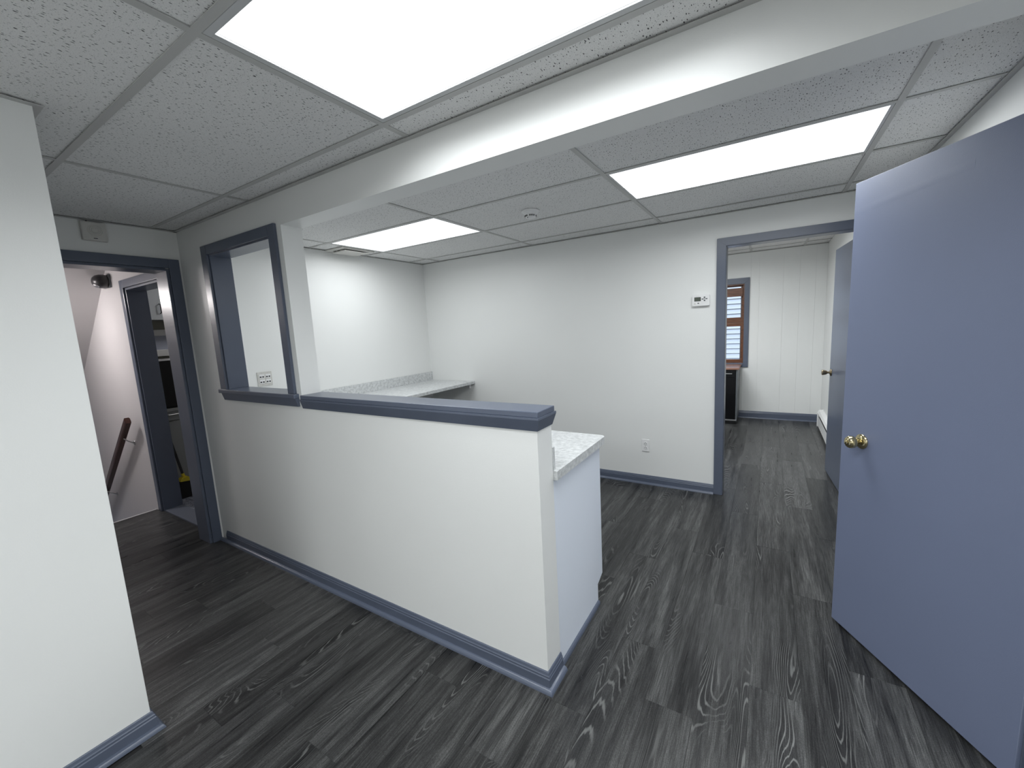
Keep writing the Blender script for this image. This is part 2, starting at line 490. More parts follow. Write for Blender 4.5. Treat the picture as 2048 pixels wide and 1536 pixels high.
# vertical panel boards with narrow grooves between them
edges = [w2x1 + 0.075, -0.127, 0.157, 0.343, 0.517, XFR]
for a, b_ in zip(edges, edges[1:]):
    obj('wall_panel', bx(a + 0.0004, b_ - 0.0004, YB - 0.004, YB + 0.001, 0.0, ZC3, 0.0006), 'wall', wfb)
obj('wall_panel', bx(w2x0, w2x1, YB - 0.004, YB + 0.001, 0.0, w2z0 - 0.06, 0.0012), 'wall', wfb)
obj('wall_panel', bx(FXL, w2x0 - 0.075, YB - 0.004, YB + 0.001, 0.0, ZC3, 0.0012), 'wall', wfb)
obj('wall_panel', bx(w2x0 - 0.075, w2x1 + 0.075, YB - 0.004, YB + 0.001, w2z1 + 0.06, ZC3, 0.0012), 'wall', wfb)
struct('wall_far_right', bx(XFR, XFR + 0.1, YF2, YB + 0.12, 0, ZC3 + 0.05), 'wall', 'cream side wall of the far office behind the open door', 'wall')
struct('wall_far_left', bx(FXL - 0.1, FXL, YF2, YB + 0.12, 0, ZC3 + 0.05), 'wall', 'cream side wall of the far office out of sight', 'wall')

# stair landing and kitchen shell
kx0, kx1, kz = -4.715, -3.93, 2.02
bm = bmesh.new()
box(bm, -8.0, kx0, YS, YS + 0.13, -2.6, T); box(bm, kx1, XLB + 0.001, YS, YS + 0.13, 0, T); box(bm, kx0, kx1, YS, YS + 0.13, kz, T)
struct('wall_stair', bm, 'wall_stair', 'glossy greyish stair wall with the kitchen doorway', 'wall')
bm = bmesh.new()
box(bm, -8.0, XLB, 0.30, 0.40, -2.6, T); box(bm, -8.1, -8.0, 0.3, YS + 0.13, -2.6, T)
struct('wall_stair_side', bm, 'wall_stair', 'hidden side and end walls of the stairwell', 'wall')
bm = bmesh.new()
prism(bm, [(XLB, ZC), (-5.02, ZC), (-8.0, ZC - 2.98 * 0.765), (-8.0, T), (XLB, T)], 'y', 0.4, YS)
struct('ceiling_stair', bm, 'wall_stair', 'sloping plaster ceiling above the descending stairs', 'ceiling')
bm = bmesh.new()
box(bm, XK - 0.1, XK, YS + 0.13, 3.6, 0, T); box(bm, XK - 0.1, XBL - 0.1, 3.5, 3.6, 0, T)
struct('wall_kitchen', bm, 'splash', 'olive kitchen wall behind the cabinets', 'wall')
struct('floor_kitchen', bx(XK, XBL - 0.1, YS + 0.13, 3.5, -0.05, -0.004), 'vinyl', 'blue-grey veined kitchen floor beyond the stair landing', 'floor')
struct('ceiling_kitchen', bx(XK - 0.1, XBL - 0.1, YS + 0.13, 3.6, T - 0.02, T + 0.03), 'wall', 'plain kitchen ceiling', 'ceiling')

# ================================================================== CEILINGS
tile_cache = {}
def ceil_grid(name, label, x0, x1, y0, y1, z, xs, ys, lights, thick=0.06):
    base = struct(name, bx(x0, x1, y0, y1, z + 0.022, z + 0.022 + thick), 'plenum', label, 'ceiling')
    X = [x0] + [x for x in xs if x0 + 0.02 < x < x1 - 0.02] + [x1]
    Y = [y0] + [y for y in ys if y0 + 0.02 < y < y1 - 0.02] + [y1]
    for i, (a, b_) in enumerate(zip(X, X[1:])):
        for c, d in zip(Y, Y[1:]):
            cx, cy = (a + b_) / 2, (c + d) / 2
            if any(l[0] < cx < l[1] and l[2] < cy < l[3] for l in lights): continue
            key = (round(b_ - a, 3), round(d - c, 3))
            if key not in tile_cache:
                bmt = bx(-key[0] / 2 + 0.003, key[0] / 2 - 0.003, -key[1] / 2 + 0.003, key[1] / 2 - 0.003, 0.0, 0.014, 0.002)
                me = bpy.data.meshes.new('ceiling_tile'); bmt.to_mesh(me); bmt.free(); me.materials.append(M['tile'])
                tile_cache[key] = me
            o = bpy.data.objects.new('ceiling_tile', tile_cache[key]); COL.objects.link(o); o.parent = base
            o.location = Vector((cx, cy, z + 0.004 + random.uniform(0, 0.0012))) - base.location
            o.rotation_euler = (random.uniform(-1, 1) * 0.0012, random.uniform(-1, 1) * 0.0010, 0)
    hw = 0.012
    def tee(nm, a, b_, c, d):
        bmt = bx(a, b_, c, d, z, z + 0.0025)
        if b_ - a < d - c: box(bmt, (a + b_) / 2 - 0.0015, (a + b_) / 2 + 0.0015, c, d, z + 0.002, z + 0.03)
        else: box(bmt, a, b_, (c + d) / 2 - 0.0015, (c + d) / 2 + 0.0015, z + 0.002, z + 0.03)
        obj(nm, bmt, 'grid', base)
    for x in X[1:-1]: tee('main_tee', x - hw, x + hw, y0, y1)
    for y in Y[1:-1]:
        for a, b_ in zip(X, X[1:]):
            tee('cross_tee', a + (hw if a != x0 else 0), b_ - (hw if b_ != x1 else 0), y - hw, y + hw)
    return base
def wall_angle(base, path, z, wdt=0.022):
    obj('wall_angle', sweep(bmesh.new(), path, [(0, z - 0.004), (wdt, z - 0.004), (wdt, z - 0.0015), (0.002, z - 0.0015), (0.002, z + 0.02), (0, z + 0.02)]), 'grid', base)

LF = (-1.2758, -0.05, 0.588, 1.2083)
LF2 = (-1.2758, -0.05, -1.86, -1.25)
LF3 = (-1.2758, -0.05, -3.69, -3.08)
cf = ceil_grid('ceiling', 'drop ceiling of fissured tiles over the front room and hall', XL, XR, YN, YH, ZC,
               [-2.548, -1.2758, -0.05], [-3.69, -3.08, -2.47, -1.86, -1.25, -0.63, -0.022, 0.588, 1.2083], [LF, LF2, LF3])
wall_angle(cf, [(XL + 0.001, YH), (XR, YH)], ZC)
wall_angle(cf, [(XW, YN), (XW, YW), (XL, YW)], ZC)
wall_angle(cf, [(XL, YW), (XL, YH)], ZC)
TX = [-3.2427, -2.0227, -0.790, 0.4173]
RY = [1.70, 2.3106, 2.9206, 3.5306]
LB1 = (TX[0], TX[1], RY[1], RY[2]); LB2 = (TX[2], TX[3], RY[1], RY[2])
cb = ceil_grid('ceiling_back', 'drop ceiling of pale tiles over the back room', XBL, XR, YT, YF, ZC2, TX, RY, [LB1, LB2])
wall_angle(cb, [(XBL, YT), (XBL, YF)][::1], ZC2)
wall_angle(cb, [(XBL, YF), (XR, YF)], ZC2)
wall_angle(cb, [(XR, YF), (XR, YT)], ZC2)
LR = (-1.46, -0.233, 4.75, 5.36)
cr = ceil_grid('ceiling_far', 'drop ceiling of the far office seen through its doorway', FXL, XFR, YF2, YB, ZC3, [-1.46, -0.233, 0.38][0:3], [4.14, 4.75, 5.36, 5.97, 6.58], [LR])
wall_angle(cr, [(FXL, YB), (XFR, YB)], ZC3)

# ================================================================== CEILING LIGHTS
def troffer(loc, z, label, frame=0.026, name='ceiling_light', power=TUBE_W, spread=TUBE_SPREAD):
    x0, x1, y0, y1 = loc
    t = thing(name, ((x0 + x1) / 2, (y0 + y1) / 2, z), label, 'ceiling light', 'recessed fluorescent ceiling panels')
    g = 0.013
    a0, a1, b0, b1 = x0 + g, x1 - g, y0 + g, y1 - g
    f = frame - g
    for q in ((a0, a1, b0, b0 + f), (a0, a1, b1 - f, b1), (a0, a0 + f, b0 + f, b1 - f), (a1 - f, a1, b0 + f, b1 - f)):
        obj('frame_rail', bx(q[0], q[1], q[2], q[3], z + 0.0005, z + 0.012, 0.0015), 'fixture', t)
    obj('diffuser', bx(a0 + f - 0.002, a1 - f + 0.002, b0 + f - 0.002, b1 - f + 0.002, z + 0.007, z + 0.011), 'lens', t)
    obj('housing', bx(x0, x1, y0, y1, z + 0.0115, z + 0.021), 'fixture', t)
    ld = bpy.data.lights.new('tube_light', 'AREA'); ld.shape = 'RECTANGLE'
    ld.size, ld.size_y = a1 - a0 - 2 * f, b1 - b0 - 2 * f
    ld.energy = power; ld.color = LENS_C; ld.spread = spread
    lo = bpy.data.objects.new('tube_light', ld); COL.objects.link(lo); lo.parent = t; lo.location = (0, 0, 0.005)
    return t
troffer(LF, ZC, 'large lit ceiling panel in the foreground above the half wall', 0.034, power=15, spread=math.radians(154))
troffer(LF2, ZC, 'added unseen ceiling panel just behind the viewer', power=38)  # unseen panel, added to fill the front room with light
troffer(LF3, ZC, 'added unseen ceiling panel at the rear of the front room', power=38)  # second added panel out of view, lights the half wall from the rear
troffer(LB1, ZC2, 'lit ceiling panel in the back room corner over the long counter', power=11.5)
troffer(LB2, ZC2, 'long lit ceiling panel in the back room near the doorway')
troffer((XR + 0.35, XR + 1.57, 1.1, 1.71), T - 0.02, 'added unseen ceiling panel in the side room behind the blue door', power=22)  # added out of view to brighten the cabinet side through the doorway
troffer(LR, ZC3, 'added unseen ceiling panel in the far office', power=45)  # unseen source added to light the far office

def fill_dome(x, y, z, r, label, mat='fill_kitchen'):
    t = thing('added_dome_light', (x, y, z - 0.09), label, 'ceiling light')
    obj('lamp_base', lathe(bmesh.new(), [(0, r * 0.9), (-0.02, r), (-0.025, r * 0.95)], (x, y, z), (0, 0, 1)), 'fixture', t, sm=True)
    obj('globe', lathe(bmesh.new(), [(-0.025, r * 0.9)] + [(-0.025 - 0.065 * math.sin(a), r * 0.9 * math.cos(a)) for a in (0.3, 0.6, 0.9, 1.2, 1.45)], (x, y, z), (0, 0, 1)), mat, t, sm=True)
    return t
fill_dome(-5.35, 0.62, ZC - 0.25, 0.13, 'added unseen round lamp over the top of the stairs', 'fill_stair')  # added and hidden from view, brightens the stair wall
fill_dome(-4.6, 2.4, T - 0.02, 0.13, 'added unseen round lamp in the kitchen')  # added lamp, never in view, lights the kitchen

# ================================================================== BASEBOARDS
BH = 0.082
def baseboard(name, path, label, shoe_ext=None, h=BH):
    root = thing(name, (path[0][0], path[0][1], 0), label, 'baseboard', kind='structure')
    obj('board', sweep(bmesh.new(), path, [(0, 0), (0.013, 0), (0.013, h - 0.028), (0.0105, h - 0.024), (0.0105, h - 0.017), (0.008, h - 0.013), (0.0055, h - 0.003), (0.003, h), (0, h)]), 'trim', root)
    r = 0.018
    prof = [(0.013, 0)] + [(0.013 + r * math.cos(a), r * 1.0 * math.sin(a)) for a in (0, 0.4, 0.8, 1.2, math.pi / 2)]
    obj('shoe_moulding', sweep(bmesh.new(), shoe_ext or path, prof), 'trim', root, sm=True)
    return root
baseboard('baseboard_partition', [(-3.50, YH), (XE, YH), (XE, YT)], 'slate blue baseboard wrapping the half wall end', [(XL, YH), (XE, YH), (XE, YT + 0.004)])
baseboard('baseboard_near_left', [(XW, YN), (XW, YW), (XW - 0.3, YW)], 'slate blue baseboard below the near left wall')
baseboard('baseboard_back', [(XBL, YF), (-0.3665, YF)], 'slate blue baseboard along the back wall below the outlet')
baseboard('baseboard_far', [(FXL, YB - 0.004), (XFR, YB - 0.004)], 'slate blue baseboard at the end of the far office', h=0.105)
baseboard('baseboard_right', [(XR, YF), (XR, 1.81)], 'slate blue baseboard hidden behind the near blue door')

# ================================================================== DOOR CASINGS (trim)
def boards(name, label, lst, mat='trim'):
    """lst of (part name, box, bevel)"""
    b0 = lst[0][1]
    root = thing(name, ((b0[0] + b0[1]) / 2, (b0[2] + b0[3]) / 2, min(q[1][4] for q in lst)), label, 'door frame', kind='structure')
    for q in lst:
        obj(q[0], bx(*q[1], q[2] if len(q) > 2 else 0.003), q[3] if len(q) > 3 else mat, root)
    return root
cw, ct = 0.068, 0.017
boards('trim_1', 'slate blue casing around the doorway to the far office', [
    ('jamb', (fx0 - 0.004, fx0 + 0.010, YF - 0.004, YF2 + 0.004, 0, fz), 0.0015), ('jamb', (fx1 - 0.010, fx1 + 0.004, YF - 0.004, YF2 + 0.004, 0, fz), 0.0015),
    ('head_jamb', (fx0 + 0.010, fx1 - 0.010, YF - 0.004, YF2 + 0.004, fz - 0.008, fz + 0.004), 0.0015)])
ca, cb_, cz0, cz1 = -0.3662, fx0 + 0.008, fz - 0.006, 2.1215
cc, cd = fx1 - 0.008, fx1 + 0.060
root = bpy.data.objects['trim_1']
def mitred(name, pts, root, y0, y1, mat='trim'):
    b = prism(bmesh.new(), pts, 'y', y0, y1)
    bmesh.ops.bevel(b, geom=b.edges[:], offset=0.0025, segments=2, affect='EDGES', clamp_overlap=True)
    return obj(name, b, mat, root)
mitred('side_casing', [(ca, 0), (cb_, 0), (cb_, cz0), (ca, cz1)], root, YF - ct, YF)
mitred('side_casing', [(cc, 0), (cd, 0), (cd, cz1), (cc, cz0)], root, YF - ct, YF)
mitred('head_casing', [(ca, cz1), (cb_, cz0), (cc, cz0), (cd, cz1)], root, YF - ct, YF)
boards('trim_2', 'slate blue casing around the dark stair doorway in the hall', [
    ('side_casing', (XL, XL + ct, dy1 + 0.004, dy1 + 0.066, 0, dz + 0.066)),
    ('side_casing', (XL, XL + ct, dy0 - 0.062, dy0 - 0.004, 0, dz + 0.066)),
    ('head_casing', (XL, XL + ct, dy0 - 0.004, dy1 + 0.004, dz + 0.004, dz + 0.066)),
    ('jamb', (XLB - 0.01, XL + 0.004, dy1 - 0.014, dy1 + 0.004, 0, dz)), ('jamb', (XLB - 0.01, XL + 0.004, dy0 - 0.004, dy0 + 0.014, 0, dz)),
    ('head_jamb', (XLB - 0.01, XL + 0.004, dy0 + 0.014, dy1 - 0.014, dz - 0.014, dz + 0.004)),
    ('side_casing', (XLB - 0.017, XLB, dy1 + 0.004, YS - 0.002, 0, dz + 0.06))])
boards('trim_3', 'slate blue casing around the kitchen doorway beyond the stair landing', [
    ('side_casing', (kx0 - 0.075, kx0 - 0.003, YS - 0.018, YS, 0.0, kz + 0.07), 0.005),
    ('head_casing', (kx0 - 0.003, kx1 + 0.07, YS - 0.018, YS, kz + 0.003, kz + 0.07), 0.005),
    ('side_casing', (kx1 + 0.003, kx1 + 0.07, YS - 0.018, YS, 0.0, kz), 0.005),
    ('jamb', (kx0 - 0.003, kx0 + 0.016, YS - 0.004, YS + 0.14, 0, kz)), ('jamb', (kx1 - 0.016, kx1 + 0.003, YS - 0.004, YS + 0.14, 0, kz)),
    ('head_jamb', (kx0 + 0.016, kx1 - 0.016, YS - 0.004, YS + 0.14, kz - 0.016, kz + 0.003)),
    ('threshold', (kx0 + 0.017, kx1 - 0.017, YS, YS + 0.14, -0.02, 0.012), 0.004, 'threshold')])
boards('trim_4', 'slate blue casing beside the hinges of the near blue door', [
    ('side_casing', (XR - ct, XR, ry1 + 0.005, ry1 + 0.07, 0, 2.125)), ('side_casing', (XR - ct, XR, ry0 - 0.07, ry0 - 0.005, 0, 2.125)),
    ('head_casing', (XR - ct, XR, ry0 - 0.005, ry1 + 0.005, 2.06, 2.125)),
    ('jamb', (XR - 0.004, XR + 0.124, ry1 - 0.012, ry1 + 0.004, 0, 2.05)), ('jamb', (XR - 0.004, XR + 0.124, ry0 - 0.004, ry0 + 0.014, 0, 2.05)),
    ('head_jamb', (XR - 0.004, XR + 0.124, ry0 + 0.014, ry1 - 0.014, 2.037, 2.055))])

# ================================================================== PASS-THROUGH WINDOW (window_1) AND HALF WALL CAP
t = thing('window_1', ((wi0 + wi1) / 2, YH, 1.123), 'slate blue framed open pass-through in the hall partition', 'window', kind='structure')
o0, o1, oz = -3.2214, -2.3286, 2.150
obj('side_casing', bx(o0, wi0, YH - 0.017, YH, 1.196, oz, 0.003), 'trim', t)
obj('side_casing', bx(wi1 - 0.004, o1, YH - 0.017, YH, 1.196, oz, 0.003), 'trim', t)
obj('head_casing', bx(wi0, wi1 - 0.004, YH - 0.017, YH, wz1 - 0.002, oz, 0.003), 'trim', t)
obj('jamb', bx(wi0 - 0.002, wi0 + 0.012, YH - 0.003, YT + 0.004, 1.196, wz1, 0.002), 'trim', t)
obj('jamb', bx(wi1 - 0.012, wi1 + 0.002, YH - 0.003, YT + 0.004, 1.196, wz1, 0.002), 'trim', t)
obj('head_jamb', bx(wi0 + 0.012, wi1 - 0.012, YH - 0.003, YT + 0.004, wz1 - 0.012, wz1 + 0.002, 0.002), 'trim', t)
obj('sill', bx(o0 - 0.006, o1 + 0.018, YH - 0.032, YT + 0.004, 1.170, 1.196, 0.004), 'trim', t)
obj('apron', prism(bmesh.new(), [(YH - 0.026, 1.170), (YH, 1.170), (YH, 1.121), (YH - 0.012, 1.121)], 'x', o0 + 0.022, o1 + 0.018), 'trim', t)

t = thing('trim_5', ((XO + XE) / 2, (YH + YT) / 2, 1.11), 'slate blue ledge cap running along the top of the half wall', 'ledge', kind='structure')
cap_o = 0.012
obj('cap_board', bx(XO + 0.002, XE + cap_o, YH - cap_o, YT + cap_o, 1.166, 1.189, 0.003), 'trim', t)
bm = sweep(bmesh.new(), [(XO + 0.004, YH), (XE, YH), (XE, YT), (XO + 0.004, YT)],
           [(0, 1.112), (0.004, 1.112), (0.017, 1.158), (0.017, 1.166), (0, 1.166)])
obj('cap_moulding', bm, 'trim', t)

# ================================================================== NEAR BLUE DOOR (door_1) AND FAR DOOR (door_2)
def knob(parent, x, z, side, mat, tulip=False, ysurf=0.0):
    """knob on local face, axis along local y"""
    k = obj('door_knob', lathe(bmesh.new(),
            ([(0.012, 0.0105), (0.022, 0.0115), (0.030, 0.020), (0.040, 0.0265), (0.050, 0.0275), (0.058, 0.0245), (0.064, 0.017), (0.066, 0.011)] if not tulip else
             [(0.012, 0.009), (0.028, 0.010), (0.036, 0.018), (0.052, 0.023), (0.066, 0.0255), (0.070, 0.022)]),
            (x, ysurf, z), (0, side, 0)), mat, parent, sm=True, local=True)
    obj('rosette', lathe(bmesh.new(), [(0, 0.032), (0.004, 0.0325), (0.007, 0.030), (0.011, 0.021), (0.013, 0.014)], (x, ysurf, z), (0, side, 0)), mat, k, sm=True, local=True)
    obj('lock_button', lathe(bmesh.new(), [(0.064, 0.0085), (0.070, 0.0085), (0.0715, 0.006)] if not tulip else [(0.069, 0.006), (0.0715, 0.0055)], (x, ysurf, z), (0, side, 0)), mat, k, sm=True, local=True)
    return k

hx, hy, fx, fy = 0.6905, 1.7335, 0.302, 2.3735
ang = math.atan2(fy - hy, fx - hx); wd = math.hypot(fx - hx, fy - hy)
d1 = thing('door_1', (hx, hy, 0.012), 'large flat slate blue door with brass knob standing open on the right', 'door', kind='structure', rotz=ang)
obj('door_leaf', bx(0, wd, -0.035, 0, 0, 2.03, 0.002), 'door', d1, local=True)
for s, ys in ((1, 0.0), (-1, -0.035)):
    knob(d1, wd - 0.112, 0.925, s, 'brass', ysurf=ys)
for rz, rw in ((1.910, 0.016),):      # shallow ripples in the paint near the top edge
    bm = bmesh.new()
    A = [bm.verts.new((0.28, yy, zz)) for yy, zz in ((-0.002, rz + 0.03 - rw), (0.0001, rz + 0.03 - rw), (0.00045, rz + 0.03), (0.0001, rz + 0.03 + rw), (-0.002, rz + 0.03 + rw))]
    B = [bm.verts.new((wd - 0.015, yy, zz)) for yy, zz in ((-0.002, rz - rw), (0.0001, rz - rw), (0.00045, rz), (0.0001, rz + rw), (-0.002, rz + rw))]
    for i in range(5): bm.faces.new((A[i], A[(i + 1) % 5], B[(i + 1) % 5], B[i]))
    bm.faces.new(A[::-1]); bm.faces.new(B); bmesh.ops.recalc_face_normals(bm, faces=bm.faces[:])
    obj('paint_ridge', bm, 'door', d1, sm=True, local=True)
obj('latch_plate', bx(wd - 0.0005, wd + 0.001, -0.030, -0.005, 0.895, 0.955), 'brass', d1, local=True)
for hz in (0.18, 1.0, 1.80):
    obj('hinge', lathe(bmesh.new(), [(0, 0.006), (0.09, 0.006)], (-0.004, -0.038, hz), (0, 0, 1), 10), 'bronze', d1, sm=True, local=True)

hx, hy, fx, fy = 0.549, 3.905, 0.4927, 4.760
ang = math.atan2(fy - hy, fx - hx); wd = math.hypot(fx - hx, fy - hy)
d2 = thing('door_2', (hx, hy, 0.012), 'flat slate blue door swung open inside the far office', 'door', kind='structure', rotz=ang)
obj('door_leaf', bx(0, wd, -0.035, 0, 0, 2.03, 0.002), 'trim', d2, local=True)
knob(d2, wd - 0.065, 0.94, 1, 'bronze', tulip=True)
for hz in (0.18, 1.0, 1.80):
    obj('hinge', lathe(bmesh.new(), [(0, 0.006), (0.09, 0.006)], (-0.006, -0.03, hz), (0, 0, 1), 10), 'bronze', d2, sm=True, local=True)

# ================================================================== COUNTERS
CT, CX = 0.913, -0.7256
pts = [(-2.845, YT + 0.001), (CX, YT + 0.001)]
r = 0.03
yc = 2.075
pts += [(CX - r + r * math.cos(a), yc - r + r * math.sin(a)) for a in [k * math.pi / 12 for k in range(7)]]
pts += [(-2.845, yc)]
t = thing('countertop', (-1.7, 1.77, CT - 0.039), 'speckled grey countertop jutting out behind the half wall end', 'countertop')
obj('worktop', prism(bmesh.new(), pts, 'z', CT - 0.039, CT), 'laminate', t)
obj('backsplash', bx(-2.845, XE + 0.002, YT + 0.001, YT + 0.019, CT, CT + 0.10, 0.001), 'laminate', t)

t = thing('base_cabinet', (-1.25, 1.77, 0), 'white laminate base cabinet under the counter beside the half wall', 'cabinet')
sp = [(YT + 0.002, 0.0), (1.958, 0.0), (1.958, 0.118), (2.018, 0.135), (2.032, 0.150), (2.032, CT - 0.0395), (YT + 0.002, CT - 0.0395)]
sp = [(YT + 0.002, 0.0), (1.958, 0.0), (1.958, 0.112), (2.032, 0.140), (2.032, CT - 0.0395), (YT + 0.002, CT - 0.0395)]
obj('side_panel', prism(bmesh.new(), sp, 'x', -0.768, -0.748), 'lam_white', t)
obj('side_panel', prism(bmesh.new(), sp, 'x', -1.80, -1.78), 'lam_white', t)
obj('cabinet_body', bx(-1.78, -0.768, YT + 0.002, 2.005, 0.112, CT - 0.041), 'lam_white', t)
obj('toe_kick', bx(-1.78, -0.768, 1.93, 1.945, 0, 0.112), 'dark', t)
for a in (-1.776, -1.272):
    dd = obj('cabinet_door', bx(a, a + 0.498, 2.007, 2.027, 0.145, CT - 0.05, 0.002), 'lam_white', t)
    hxx = a + (0.45 if a < -1.5 else 0.05)
    obj('handle', tube(bmesh.new(), [(hxx, 2.026, 0.66), (hxx, 2.05, 0.665), (hxx, 2.05, 0.755), (hxx, 2.026, 0.76)], 0.004, 8), 'steel', dd, sm=True)
obj('shoe_moulding', sweep(bmesh.new(), [(-0.748, YT + 0.005), (-0.748, 1.958)], [(0, 0), (0.012, 0), (0.011, 0.010), (0.007, 0.018), (0, 0.022)]), 'trim', t)

CT2 = 0.925
t = thing('countertop', ((XBL - 2.86) / 2, 2.7, CT2 - 0.033), 'long speckled grey countertop along the left wall of the back room', 'countertop')
obj('worktop', bx(XBL + 0.001, -2.865, YT + 0.001, YF - 0.001, CT2 - 0.033, CT2, 0.003), 'laminate', t)
obj('backsplash', bx(XBL + 0.001, XBL + 0.02, YT + 0.001, YF - 0.001, CT2, CT2 + 0.103, 0.0015), 'laminate', t)
tag(obj('support_cleat', bx(-2.97, -2.925, YF - 0.03, YF - 0.001, CT2 - 0.085, CT2 - 0.034, 0.002), 'white'), 'small white cleat holding up the far end of the long counter', 'bracket')

# ================================================================== SMALL WALL AND CEILING FITTINGS
# thermostat
tx, tz = -0.478, 1.652
t = thing('thermostat', (tx, YF, tz - 0.045), 'white digital thermostat on the back wall beside the doorway', 'thermostat')
bm = bmesh.new()
pl = []
for sx, sz in ((1, 1), (-1, 1), (-1, -1), (1, -1)):
    for k in range(4):
        a = {(1, 1): 0, (-1, 1): 90, (-1, -1): 180, (1, -1): 270}[(sx, sz)] + k * 30
        pl.append((tx + sx * 0.053 + 0.012 * math.cos(math.radians(a)), tz + sz * 0.034 + 0.012 * math.sin(math.radians(a))))
prism(bm, pl, 'y', YF - 0.028, YF)
obj('housing', bm, 'white', t)
obj('screen', bx(tx - 0.046, tx - 0.003, YF - 0.0295, YF - 0.0275, tz - 0.005, tz + 0.022), 'lcd', t)
obj('screen_bezel', bx(tx - 0.049, tx + 0.000, YF - 0.0287, YF - 0.0277, tz - 0.008, tz + 0.025), 'dark', t)
for ox, ozz, rx, rz in ((0.028, 0.021, 0.007, 0.0055), (0.028, -0.004, 0.007, 0.0055), (0.013, 0.008, 0.0075, 0.004), (0.043, 0.009, 0.0075, 0.004), (-0.045, -0.027, 0.008, 0.005), (-0.019, -0.024, 0.007, 0.004)):
    bm = bmesh.new(); lathe(bm, [(0, 1), (0.002, 1), (0.003, 0.7)], (0, 0, 0), (0, -1, 0), 16)
    for v in bm.verts: v.co = Vector((tx + ox + v.co.x * rx, YF - 0.028 + v.co.y, tz + ozz + v.co.z * rz))
    obj('button', bm, 'grey_plastic' if ozz > -0.02 or ox > -0.03 else 'off_white', t)
obj('button_cross', bx(tx + 0.017, tx + 0.039, YF - 0.0288, YF - 0.0279, tz + 0.007, tz + 0.010), 'grey_plastic', t)
for k, wdx in enumerate((0.004, 0.003, 0.004, 0.003, 0.004, 0.003)):    # faint maker's lettering above the screen
    obj('maker_mark', bx(tx - 0.037 + k * 0.0047, tx - 0.037 + k * 0.0047 + wdx, YF - 0.0285, YF - 0.0279, tz + 0.0295, tz + 0.0325), 'off_white', t)

# duplex outlet
ox, oz_ = -0.938, 0.367
t = thing('wall_outlet', (ox, YF, oz_ - 0.057), 'white duplex power outlet low on the back wall', 'outlet')
obj('cover_plate', bx(ox - 0.035, ox + 0.035, YF - 0.006, YF, oz_ - 0.057, oz_ + 0.057, 0.003), 'white', t)
for s in (-1, 1):
    zc = oz_ + s * 0.0195
    rc = obj('receptacle', lathe(bmesh.new(), [(0, 0.0165), (0.003, 0.0165), (0.0035, 0.015)], (ox, YF - 0.0055, zc), (0, -1, 0), 20), 'white', t)
    obj('slot', bx(ox - 0.0085, ox - 0.0055, YF - 0.0096, YF - 0.0088, zc - 0.006, zc + 0.003), 'dark', rc)
    obj('slot', bx(ox + 0.0055, ox + 0.0085, YF - 0.0096, YF - 0.0088, zc - 0.006, zc + 0.003), 'dark', rc)
    obj('ground_hole', bx(ox - 0.0025, ox + 0.0025, YF - 0.0096, YF - 0.0088, zc + 0.006, zc + 0.0105), 'dark', rc)
obj('screw', lathe(bmesh.new(), [(0, 0.003), (0.001, 0.003)], (ox, YF - 0.006, oz_), (0, -1, 0), 10), 'steel', t)

# network jack plate on the back room left wall
jy, jz = 1.79, 1.201
t = thing('jack_plate', (XBL, jy, jz - 0.058), 'off-white wall plate with eight network jacks seen through the pass-through', 'wall plate')
obj('cover_plate', bx(XBL, XBL + 0.006, jy - 0.058, jy + 0.058, jz - 0.058, jz + 0.058, 0.002), 'off_white', t)
for sy in (-1, 1):
    for sz in (-1, 1):
        jm = obj('jack_module', bx(XBL + 0.005, XBL + 0.009, jy + sy * 0.025 - 0.021, jy + sy * 0.025 + 0.021, jz + sz * 0.021 - 0.017, jz + sz * 0.021 + 0.017, 0.001), 'white', t)
        for q in (-1, 1):
            obj('port', bx(XBL + 0.0085, XBL + 0.0096, jy + sy * 0.025 + q * 0.010 - 0.0065, jy + sy * 0.025 + q * 0.010 + 0.0065, jz + sz * 0.021 - 0.009, jz + sz * 0.021 + 0.001), 'dark', jm)
        obj('screw', lathe(bmesh.new(), [(0, 0.003), (0.001, 0.003)], (XBL + 0.006, jy + sy * 0.025, jz + sz * 0.049), (1, 0, 0), 10), 'steel', t)

# alarm sounder over the stair doorway
ay, az = 0.918, 2.236
t = thing('wall_sounder', (XL, ay, az - 0.057), 'small white sounder box on the wall above the stair doorway', 'sounder')
obj('housing', bx(XL, XL + 0.032, ay - 0.060, ay + 0.056, az - 0.057, az + 0.055, 0.007), 'off_white', t)
g = obj('grille', lathe(bmesh.new(), [(0, 0.036), (0.002, 0.036), (0.003, 0.033), (0.0012, 0.031), (0.0012, 0.027), (0.003, 0.025), (0.0012, 0.022), (0.0012, 0.018), (0.003, 0.016), (0.0012, 0.013), (0.0012, 0.0)], (XL + 0.031, ay, az + 0.004), (1, 0, 0), 28), 'off_white', t)
obj('indicator', bx(XL + 0.0315, XL + 0.0332, ay - 0.012, ay + 0.006, az - 0.046, az - 0.042), 'dark', t)
obj('cable', tube(bmesh.new(), [(XL + 0.012, ay - 0.03, az + 0.05), (XL + 0.014, ay - 0.028, ZC - 0.006)], 0.004, 8), 'dark', t)

